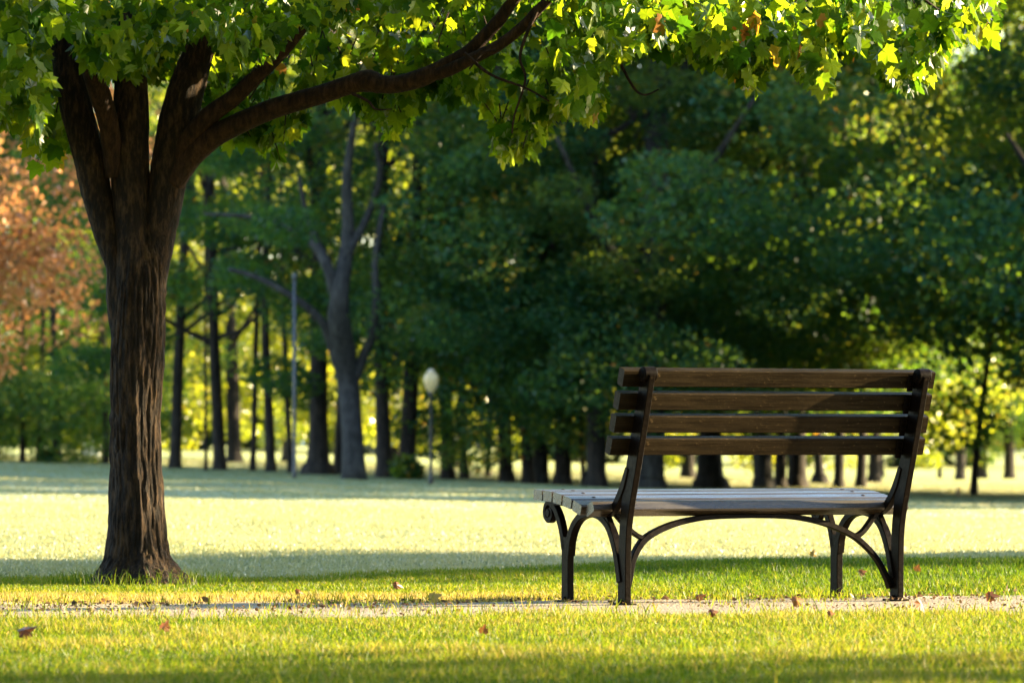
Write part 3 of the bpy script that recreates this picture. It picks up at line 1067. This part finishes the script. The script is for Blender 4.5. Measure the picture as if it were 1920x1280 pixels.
def trunk_mesh(seed, rad, hgt, lean=(0, 0), fork=None, mat=None, spread=2.4, flare=1.7):
    r = np.random.default_rng(seed)
    P = []
    top_ = np.array([lean[0] + r.normal(0, .12), lean[1] + r.normal(0, .12), hgt])
    m = np.array([lean[0] * .35, lean[1] * .35, hgt * .4])
    pts, rd = smooth_path([(0, 0, -.15), (0, 0, .12), (lean[0] * .06, lean[1] * .06, .5), m, top_], [rad * flare * 1.15, rad * flare * .82, rad * 1.12, rad * .95, rad * .55], 7)
    P.append(tube(pts, rd, 14, lambda Q: .10 * rad * (vnoise(Q * np.array([9, 9, 1.5]), seed) - .5) * 2))
    nl = 6
    for k in range(nl):
        a = 2 * math.pi * (k + r.random() * .6) / nl
        z0 = hgt * r.uniform(.28, .85) if fork is None else fork * r.uniform(.9, 1.25) + (hgt * .1 * k if k > 2 else 0)
        t = z0 / hgt
        s = np.array([top_[0] * t ** 1.3, top_[1] * t ** 1.3, z0])
        ln = spread * r.uniform(.7, 1.3)
        e = s + np.array([math.cos(a) * ln, math.sin(a) * ln, ln * r.uniform(.5, 1.3)])
        mm = (s + e) / 2 + np.array([0, 0, -.12 * ln])
        pp, r2 = smooth_path([s, mm, e], [rad * .5, rad * .34, rad * .14], 6)
        P.append(tube(pp, r2, 8))
    V, L, Z = join_np(P)
    return mesh_np('trunk', V, L, Z, mat or M_bark_wood)


def tree(name, loc, kind, rad, hgt, label, group, seed, scale=1.0, lean=(0, 0), fork=None, mat=None, flare=1.7, zoff=0.0, spread=2.4):
    t = empty(name, loc, label, 'tree', group)
    if fork == 'drawn':
        k = loc.y / F
        P = []
        for pts in ([(664, 915, 36), (664, 899, 30), (664, 880, 25), (660, 800, 22), (652, 720, 23), (642, 655, 26), (636, 600, 24), (640, 540, 18), (652, 440, 14), (650, 330, 10), (670, 200, 6)],
                    [(632, 680, 12), (609, 612, 10), (575, 575, 8), (530, 545, 7), (480, 520, 6), (430, 505, 4)],
                    [(638, 580, 14), (618, 510, 12), (596, 465, 11), (565, 440, 8), (527, 421, 7), (470, 405, 5), (380, 400, 3)],
                    [(600, 470, 8), (585, 430, 7), (572, 395, 6), (560, 330, 4)],
                    [(662, 715, 12), (682, 665, 10), (699, 625, 9), (706, 560, 8), (704, 480, 7), (720, 380, 5)],
                    [(650, 480, 10), (690, 400, 8), (712, 330, 7), (705, 270, 5)]):
            pp = [np.array(at(x, y, loc.y)) - np.array(loc) + np.array([0, .25 * math.sin(y * .02), 0]) for x, y, w in pts]
            P.append(tube(*smooth_path(pp, [w * k * .92 for x, y, w in pts], 6), 12))
        V, L, Z = join_np(P)
        obj('trunk', mesh_np('trunk', V, L, Z, mat), t)
    else:
        obj('trunk', trunk_mesh(seed, rad, hgt, lean, fork, mat, spread * scale, flare), t)
    c = obj('crown', CROWNS[kind], t)
    c.rotation_euler = (0, 0, (seed * 2.399) % 6.283)
    c.scale = (scale, scale, scale * (1 + .12 * math.sin(seed * 1.7)))
    c.location = (lean[0] * .5, lean[1] * .5, zoff)
    return t


GR = 'trees of the wood beyond the lawn'
# base pixel x, y, trunk width in pixels, crown, label, options
WOOD = [
    (42, 866, 9, 'dense', 'slim tree half lost in the shade under the orange foliage', {'zoff': -1.1, 'full': 1}),
    (72, 866, 8, 'loose', 'thin straight dark trunk standing first in the gap under the orange foliage', {'zoff': -1.0}),
    (107, 867, 13, 'dense', 'dark trunk between the thin straight one and the big maple stem', {'zoff': -1.1, 'full': 1}),
    (199, 869, 12, 'tall', 'dark trunk peeping out along the shaded edge of the big maple stem', {}),
    (328, 878, 19, 'broad', 'stout dark tree just right of the big maple stem, sunlit along one side', {}),
    (386, 882, 6, 'tall', 'very thin sapling beside the tall straight dark tree near the big maple', {}),
    (412, 881, 21, 'tall', 'tall straight dark tree second from the big maple stem', {}),
    (474, 882, 10, 'dense', 'narrow dark trunk directly before the far blue car', {}),
    (508, 884, 16, 'loose', 'brown trunk leaning slightly between the two far blue cars', {'lean': (-.25, 0)}),
    (544, 886, 9, 'broad', 'narrow black trunk tucked behind the pale metal pole', {}),
    (596, 889, 33, 'broad', 'thick black trunk with a wide flaring foot between the metal pole and the forked tree', {'flare': 2.3}),
    (633, 889, 13, 'dense', 'dark trunk half covered by the big grey forked one', {}),
    (664, 899, 46, 'loose', 'big grey forked tree whose sloping limbs spread wide at head height', {'fork': 'drawn', 'mat': 'grey', 'zoff': 1.2, 'lean': (0, 0)}),
    (720, 895, 25, 'dense', 'dark tree with a reddish sunlit edge next to the forked one', {}),
    (762, 896, 28, 'broad', 'straight dark tree with a yellow green shrub at its foot', {}),
    (839, 899, 22, 'dense', 'black trunk standing first to the right of the globe lamp', {}),
    (871, 897, 14, 'tall', 'slender brown trunk second to the right of the globe lamp', {}),
    (915, 893, 9, 'loose', 'faint thin trunk in the sunny gap before the leaning black tree', {}),
    (950, 905, 24, 'broad', 'black tree leaning back at the far side of the sunny gap', {'lean': (-.35, .1)}),
    (990, 907, 20, 'dense', 'black trunk pressed against a paler grey one near the bench end', {}),
    (1015, 907, 24, 'tall', 'greyish trunk touching the black one near the bench end', {'mat': 'grey'}),
    (1055, 909, 30, 'broad', 'broad black trunk to the left of the thin slanting stem', {}),
    (1095, 911, 9, 'loose', 'thin slanting stem crossing between two black trunks beside the bench back', {'lean': (-.45, 0)}),
    (1118, 913, 33, 'dense', 'thick dark trunk right behind the slat ends of the bench', {}),
    (1213, 915, 54, 'broad', 'widest trunk seen under the bench back, first from the near post', {'mat': 'grey'}),
    (1332, 915, 40, 'dense', 'dark tree with a wide foot and one bright sunlit side under the bench back', {'flare': 2.0}),
    (1431, 914, 32, 'tall', 'trunk with a pale grey streak under the middle of the bench back', {'mat': 'grey'}),
    (1462, 913, 20, 'loose', 'narrow trunk in the dark cluster under the bench back', {}),
    (1494, 913, 31, 'broad', 'broad black trunk ending the dark cluster under the bench back', {}),
    (1537, 906, 15, 'dense', 'slim trunk with a splayed foot set farther off under the bench back', {'flare': 2.6}),
    (1573, 913, 17, 'tall', 'straight trunk second from the far post under the bench back', {}),
    (1614, 913, 16, 'dense', 'straight trunk closest to the far post under the bench back', {}),
    (1654, 874, 8, 'loose', 'small far trunk standing in the bright field just inside the far bench post', {}),
    (1762, 868, 8, 'tall', 'thin far trunk in the bright field just beyond the bench end', {}),
    (1838, 895, 22, 'broad', 'dark tree standing on open grass to the right of the bench', {}),
    (1826, 927, 12, 'loose', 'slender stem leaning against the dark tree to the right of the bench', {'lean': (.55, .4), 'hgt': 4.5}),
    (1893, 867, 18, 'dense', 'dark tree at the edge of the bright field nearest the picture edge', {}),
]
for k, (x, y, w, kind, label, op) in enumerate(WOOD):
    if x < 900 and 'full' not in op:
        kind = ('open', 'open', 'open', 'wisp', 'open')[k % 5]
    p = ground_at(x, y)
    if p.y > 165:
        p = Vector((p.x / p.y * 165, 165, 0))
        p.z = float(gz(p.x, p.y))
    sc = (.92 + .3 * ((k * 37) % 11) / 11)
    if kind in ('open', 'wisp', 'wispy'):
        sc *= .8
    elif x < 900:
        sc *= .68
    zo = op.get('zoff', .8 * math.sin(k * 2.3) ** 2 - .75)
    ln = op.get('lean', (.30 * math.sin(k * 1.9), .3 * math.cos(k * 2.7)))
    mat = M_bark_grey if op.get('mat') == 'grey' else None
    tree('woodland_tree', p, kind, w * p.y / F / 2, op.get('hgt', 8.0 * sc), label, GR, 100 + k, sc * (.72 if 900 < x < 1130 else .85 if 900 < x < 1300 else 1), ln, op.get('fork'), mat, op.get('flare', 1.6), zo)

# the autumn tree on the left
p = ground_at(20, 872)
p = Vector(((20 - 960) / F * 62 - 1.35, 62, 0))
p.z = float(gz(p.x, p.y))
tree('autumn_tree', p, 'autumn', .13, 5.0, 'tree with salmon orange autumn foliage behind the maple stem', None, 300, .80, spread=.8)

BACK = [(215, 118, 'gold', .9), (330, 137, 'gold', 1.0), (440, 108, 'gold', .9), (540, 127, 'gold', 1.0), (640, 145, 'gold', 1.1), (745, 114, 'gold', .9), (860, 133, 'gold', 1.0), (1010, 122, 'gold', .9), (1290, 110, 'gold', .85), (1640, 116, 'gold', .8), (1800, 152, 'gold', 1.35)]
for k, (x, y, kind, sc) in enumerate(BACK):
    xx = (x - 960) / F * y
    tree('woodland_tree', (xx, y, float(gz(xx, y))), kind, .13, 7.5, 'sunlit yellow green tree glimpsed behind the dark front trees of the wood', 'sunlit trees behind the front of the wood', 350 + k, sc, (.3 * math.sin(k * 2.1), 0), None, None, 1.6, -1.0)

# the wood goes on to both sides of the view and shades the lawn
SIDE = [(-13, 92, 'broad', 1.1), (-17, 104, 'dense', 1.1), (-20, 88, 'tall', 1.1), (8.2, 73.5, 'dense', 1.3), (9.0, 81, 'broad', 1.1), (13.5, 77, 'heavy', 1.1), (13.5, 83.5, 'heavy', 1.05), (13.5, 69, 'heavy', 1.1),
        (19, 80, 'heavy', 1.2), (20, 86, 'heavy', 1.2), (18, 72, 'heavy', 1.1), (26, 84, 'heavy', 1.2)]
for k, (x, y, kind, sc) in enumerate(SIDE):
    tree('woodland_tree', (x, y, float(gz(x, y))), kind, .22, 8, 'one of the trees that carry the wood on past the picture edge', 'trees past the picture edge', 400 + k, sc, spread=1.0, zoff=-.7)
CAST = [(11.6, 27.4, 'shade', 1.0), (14.5, 27.9, 'shade', 1.0), (17.5, 29.0, 'shade', 1.05), (12.5, 57.5, 'shade', 1.1), (13.0, 64, 'shade', 1.1), (13, 71.5, 'shade', 1.2), (17, 60, 'shade', 1.1), (10, 14.7, 'airy', .85), (9.5, 8.5, 'shade', 1.0), (10, 3.5, 'shade', 1.1), (12, -2, 'shade', 1.2)]
for k, (x, y, kind, sc) in enumerate(CAST):
    tree('park_tree', (x, y, float(gz(x, y))), kind, .2, 8, 'park tree beyond the picture edge whose shade crosses the lawn', 'shade trees past the picture edge', 500 + k, sc)

# far tree line across the bright field
for k in range(15):
    Yf = 225 + 40 * rng.random()
    xf = (-1050 + 2100 * (k + rng.uniform(-.3, .3)) / 14) / F * Yf
    tree('distant_tree', (xf, Yf, float(gz(xf, Yf))), 'distant', .3, 9, 'tall tree on the far side of the bright field, seen through the wood', 'distant trees across the field', 600 + k, rng.uniform(1.1, 1.6), zoff=-.6)


def far_wood():
    n = 90000
    x = rng.uniform(-110, 110, n)
    y = rng.uniform(700, 780, n)
    top = 9 + 9 * fbm(np.stack([x * .11, 0 * x, 0 * x], 1), 77)
    z = rng.random(n) ** .8 * top
    p = np.stack([x, y, z], 1)
    up = rng.normal(0, 1, (n, 3))
    up /= np.linalg.norm(up, axis=1)[:, None]
    sd = np.cross(up, rng.normal(0, 1, (n, 3)))
    sd /= np.linalg.norm(sd, axis=1)[:, None]
    sz = rng.uniform(.4, 1.1, n)[:, None]
    V = np.stack([p - up * sz, p + sd * sz * .6, p + up * sz, p - sd * sz * .6], 1).reshape(-1, 3)
    b = np.arange(n)[:, None] * 4
    o = obj('far_wood', mesh_np('far_wood', V, (b + np.array([[0, 1, 2, 0, 2, 3]])).ravel(), np.full(2 * n, 3), M_far_leaf, {'rnd': np.repeat(rng.random(n), 4)}, False))
    tag(o, kind='stuff')


far_wood()
for k, (x, y) in enumerate([(-9, -7), (-3, -9), (3.5, -8), (9, -6), (-6, -15), (1, -16), (7, -15), (14, -11), (-14, -3), (-15, 6), (-19, 14), (-4.6, 5.5), (5.0, 3.5), (0, -4)]):  # unseen trees, added to keep sky light off surfaces facing the camera
    over = k > 10
    tree('park_tree', (x, y, float(gz(x, y))), 'heavy' if over else 'distant', .25, 8, 'unseen tree added round the photographer to cut the sky light', 'added trees round the photographer', 700 + k, 1.05 if over else .85, zoff=2.6 if over else 0.0)


# ------------------------------------------------------------------ lamp post, pole, shrub
def lathe(prof, seg=20):
    V, Fc = [], []
    for (r_, z) in prof:
        for j in range(seg):
            a = 2 * math.pi * j / seg
            V.append((r_ * math.cos(a), r_ * math.sin(a), z))
    for k in range(len(prof) - 1):
        for j in range(seg):
            j2 = (j + 1) % seg
            Fc.append((k * seg + j, k * seg + j2, (k + 1) * seg + j2, (k + 1) * seg + j))
    Fc.append(tuple(range(seg))[::-1])
    Fc.append(tuple((len(prof) - 1) * seg + j for j in range(seg)))
    return np.array(V), Fc


def lamp_post():
    p = ground_at(808, 908)
    H = 217 * p.y / F
    s = p.y / F
    t = empty('lamp_post', p, 'slim dark lamp post with a cream acorn globe among the trunks', 'lamp post')
    V, L, Z = join_np([lathe([(5 * s, -.1), (5 * s, 10 * s), (3.6 * s, 16 * s), (3.2 * s, 40 * s), (2.8 * s, H - 52 * s), (4.5 * s, H - 50 * s), (5 * s, H - 44 * s)])])
    obj('post', mesh_np('post', V, L, Z, simple_mat('lamp_post_paint', (.03, .028, .025), .5)), t)
    gl = [(5, 44), (7, 41), (10, 36), (12.5, 29), (14, 22), (13.5, 16), (11, 10), (7, 7.5)]
    V, L, Z = join_np([lathe([(r_ * s, H - d * s) for r_, d in gl])])
    g = obj('globe', mesh_np('globe', V, L, Z, simple_mat('cream_lamp_globe', (.62, .46, .22), .35, .04)), t)
    V, L, Z = join_np([lathe([(7.5 * s, H - 8 * s), (7 * s, H - 4 * s), (4 * s, H - 1.5 * s), (1.5 * s, H)])])
    obj('finial', mesh_np('finial', V, L, Z, simple_mat('cream_lamp_cap', (.55, .45, .30), .4, .05)), t)


lamp_post()


def metal_pole():
    p = ground_at(552, 896)
    s = p.y / F
    t = empty('metal_pole', p, 'tall pale grey metal pole before the wood, near the forked tree', 'pole')
    V, L, Z = join_np([lathe([(4.5 * s, -.1), (4.5 * s, 14 * s), (3.6 * s, 18 * s), (3.4 * s, 150 * s), (2.8 * s, 372 * s)], 14)])
    m = simple_mat('galvanised_steel', (.06, .062, .068), .5, .12, 3, .1)
    obj('shaft', mesh_np('shaft', V, L, Z, m), t)
    V, L, Z = join_np([lathe([(3.4 * s, 372 * s), (4.5 * s, 375 * s), (4 * s, 382 * s), (1 * s, 385 * s)], 14)])
    obj('cap', mesh_np('cap', V, L, Z, m), t)


metal_pole()


def shrub(px, py, w, h, mat, label, seed):
    p = ground_at(px, py)
    s = p.y / F
    r = np.random.default_rng(seed)
    t = empty('shrub', p, label, 'shrub')
    n = 1400
    e = r.normal(0, 1, (n, 3))
    e /= np.linalg.norm(e, axis=1)[:, None]
    q = e * (r.uniform(.1, 1, n) ** .4)[:, None] * np.array([w * s / 2, w * s / 2, h * s / 2]) + np.array([0, 0, h * s / 2])
    q += r.normal(0, .04, q.shape)
    q[:, 2] = np.maximum(q[:, 2], .02)
    V, L, Z, A = leaf_batch(q, r.normal(0, 1, (n, 3)), r.normal(0, 1, (n, 3)) + np.array([0, 0, .8]), r.uniform(.06, .12, n), r.random(n),
                            np.array([(0, 0), (.32, .35), (.22, .7), (0, 1), (-.22, .7), (-.32, .35)]))
    obj('foliage', mesh_np('foliage', V, L, Z, mat, {'rnd': A}, False), t)
    P = []
    for k in range(6):
        a = k * 1.05
        P.append(tube(*smooth_path([(0, 0, -.05), (.2 * w * s * math.cos(a), .2 * w * s * math.sin(a), h * s * .4), (.38 * w * s * math.cos(a), .38 * w * s * math.sin(a), h * s * .8)], [.012, .009, .004], 4), 6))
    V, L, Z = join_np(P)
    obj('stem', mesh_np('stem', V, L, Z, M_bark_wood), t)


shrub(764, 898, 44, 36, M_wood_leaf2, 'low yellow green shrub at the foot of a straight dark tree', 71)
shrub(92, 867, 30, 16, M_wood_leaf, 'small dark shrub on the lawn edge under the orange foliage', 72)


# small sunlit stakes on the shaded grass
def stake(px, py, w, h, label):
    p = ground_at(px, py)
    s = p.y / F
    V, L, Z = join_np([lathe([(w * s / 2, -.05), (w * s / 2, h * s * .85), (w * s * .38, h * s), (w * s * .1, h * s * 1.04)], 12)])
    o = obj('stake', mesh_np('stake', V, L, Z, simple_mat('weathered_wood', (.42, .26, .15), .8, .25, 20)), None, p)
    tag(o, label, 'stake', 'short wooden stakes on the shaded grass')


stake(1679, 930, 7, 16, 'short orange brown stake on the grass just inside the far bench post')
stake(1797, 931, 7, 16, 'short orange brown stake on the grass beside the slender leaning stem')

# ------------------------------------------------------------------ far cars and a far house
def far_car(px, Y, paint, label, ry):
    x = (px - 960) / F * Y
    p = Vector((x, Y, float(gz(x, Y))))
    t = empty('parked_car', p, label, 'car', 'cars parked beyond the bright field', ry)
    prof = [(-2.1, .30), (-2.15, .70), (-2.0, .92), (-1.5, 1.0), (-.9, 1.42), (.5, 1.46), (1.15, 1.02), (2.0, .88), (2.15, .62), (2.1, .30)]
    n = len(prof)

    def slab(pr, w, ins=.12):
        V, m = [], len(pr)
        for (y, k) in ((-w, ins), (-w + .12, 0), (w - .12, 0), (w, ins)):
            for (x, z) in pr:
                V.append((x * (1 - k * .12), y, .85 + (z - .85) * (1 - k * .6)))
        Fc = []
        for r_ in range(3):
            for j in range(m):
                j2 = (j + 1) % m
                Fc.append((r_ * m + j, r_ * m + j2, (r_ + 1) * m + j2, (r_ + 1) * m + j))
        Fc.append(tuple(range(m))[::-1])
        Fc.append(tuple(3 * m + j for j in range(m)))
        return np.array(V), Fc
    V, L, Z = join_np([slab(prof, .88)])
    obj('body', fix_normals(mesh_np('body', V, L, Z, paint, None, False)), t)
    V, L, Z = join_np([slab([(-1.3, 1.04), (-.85, 1.36), (.42, 1.39), (.95, 1.04)], .905, .0)])
    obj('window', fix_normals(mesh_np('window', V, L, Z, simple_mat('car_glass', (.02, .025, .03), .08, .05), None, False)), t)
    for sx_ in (-1.3, 1.3):
        for sy_ in (-.82, .82):
            V, L, Z = join_np([lathe([(.2, -.11), (.32, -.10), (.32, .10), (.2, .11)], 18)])
            w = obj('wheel', mesh_np('wheel', V, L, Z, simple_mat('tyre', (.02, .02, .02), .8)), t)
            w.rotation_euler = (R(90), 0, 0)
            w.location = (sx_, sy_, .32)


far_car(496, 640, simple_mat('blue_car_paint', (.05, .16, .45), .25, .05), 'darker blue car parked beyond the field, half hidden by a trunk', R(4))
far_car(536, 655, simple_mat('light_blue_car_paint', (.18, .34, .62), .25, .05), 'lighter blue car parked beyond the field beside the darker one', R(-5))


def far_house(px, py, w, h, label):
    p = ground_at(px, py)
    s = p.y / F
    w, h, d = w * s, h * s, w * s * .7
    t = empty('house', p, label, 'house')
    box = lambda x0, x1, y0, y1, z0, z1: (np.array([(x0, y0, z0), (x1, y0, z0), (x1, y1, z0), (x0, y1, z0), (x0, y0, z1), (x1, y0, z1), (x1, y1, z1), (x0, y1, z1)]),
                                          [(0, 3, 2, 1), (4, 5, 6, 7), (0, 1, 5, 4), (1, 2, 6, 5), (2, 3, 7, 6), (3, 0, 4, 7)])
    V, L, Z = join_np([box(-w / 2, w / 2, -d / 2, d / 2, -.3, h)])
    obj('wall', mesh_np('wall', V, L, Z, simple_mat('white_render', (.75, .74, .72), .8, .05), None, False), t)
    rf = (np.array([(-w * .55, -d * .58, h), (w * .55, -d * .58, h), (w * .55, d * .58, h), (-w * .55, d * .58, h), (-w * .55, 0, h * 1.5), (w * .55, 0, h * 1.5)]),
          [(0, 1, 5, 4), (2, 3, 4, 5), (0, 4, 3), (1, 2, 5), (0, 3, 2, 1)])
    V, L, Z = join_np([rf])
    obj('roof', mesh_np('roof', V, L, Z, simple_mat('grey_slate', (.16, .17, .19), .7, .2), None, False), t)
    for k in range(3):
        x = -w * .32 + k * w * .32
        V, L, Z = join_np([box(x - w * .07, x + w * .07, -d / 2 - .06, -d / 2 + .02, h * .35, h * .75)])
        obj('window', mesh_np('window', V, L, Z, simple_mat('dark_pane', (.05, .07, .10), .1, .05), None, False), t)


far_house(170, 853, 34, 26, 'small white house far beyond the field, seen between trunk and maple stem')
far_house(1900, 846, 70, 22, 'pale house far beyond the field at the edge behind the dark tree')
far_house(672 + 25, 848, 30, 16, 'pale house far beyond the field in the gap beside the forked tree')


# ------------------------------------------------------------------ fallen leaves
def fallen(px, py, size, rnd, up, nrm, label, lift=.012):
    p = ground_at(px, py)
    if path_near(p.x) < p.y < path_far(p.x):
        p.z += .012
    V, L, Z, A = leaf_batch(np.zeros((1, 3)), np.array([up], float), np.array([nrm], float), np.array([size * .62]), np.array([rnd]), MAPLE, 1.3, .9)
    V = V - V.mean(0)
    V[:, 2] -= V[:, 2].min()
    o = obj('fallen_leaf', mesh_np('fallen_leaf', V, L, Z, M_dead, {'rnd': A}, False), None, p + Vector((0, 0, lift)))
    tag(o, label, 'leaf', 'dry leaves lying about the path and grass')


for a in [
    (48, 1212, .10, .05, (1, .2, .25), (0, -.5, .8), 'dark red brown leaf lying at the left edge of the near grass', .02),
    (309, 1198, .06, .35, (.5, .3, .8), (0, -1, .4), 'small rusty leaf standing on edge in the near grass below the maple', .02),
    (196, 1131, .075, .62, (1, .3, .1), (.1, -.3, .9), 'bright orange leaf on the sandy path below the maple', .005),
    (814, 1131, .085, .98, (.8, .1, .5), (-.2, -.8, .5), 'golden yellow leaf curled on the path in the middle', .002),
    (907, 1202, .05, .30, (.2, .2, .9), (0, -1, .2), 'small rusty leaf upright in the near grass between maple and bench', .02),
    (1336, 1170, .055, .15, (.9, 0, .35), (0, -.9, .4), 'dark russet leaf in the near grass below the bench stretcher', .02),
    (1493, 1158, .075, .55, (.9, .2, .3), (.2, -.8, .5), 'ragged light orange leaf in the near grass before the bench', .022),
    (1724, 1166, .085, .48, (.55, .1, -.75), (.7, -.5, .4), 'curved orange leaf standing in the grass below the far rear foot', .03),
    (1557, 1168, .045, .50, (.8, .2, .2), (.1, -.8, .5), 'tiny orange leaf between the ragged and the curved one', .02),
    (1312, 1139, .07, .10, (1, 0, .2), (0, -.6, .8), 'dull brown leaf on the path edge under the bench', .01),
    (1525, 1064, .060, .9, (.2, .1, 1), (.2, -1, .1), 'yellowish leaf standing upright on the rise behind the bench', .045),
    (1720, 1086, .055, .50, (.4, .1, .9), (.1, -1, .2), 'orange leaf upright in the tall grass beyond the far rear post', .03),
    (1616, 1092, .06, .35, (1, .2, .3), (.1, -.8, .5), 'rust coloured leaf in the grass behind the far front leg', .025),
    (744, 1112, .07, .25, (1, .1, .2), (0, -.7, .6), 'brown leaf on the verge in line with the lamp post', .015),
    (560, 1122, .06, .2, (1, .2, .15), (.1, -.6, .7), 'brown leaf on the verge to the right of the maple foot', .012),
    (1858, 1142, .08, .12, (1, -.2, .3), (.1, -.8, .6), 'dark curled leaf where the path meets the grass, near the right picture corner', .012),
]:
    fallen(*a)
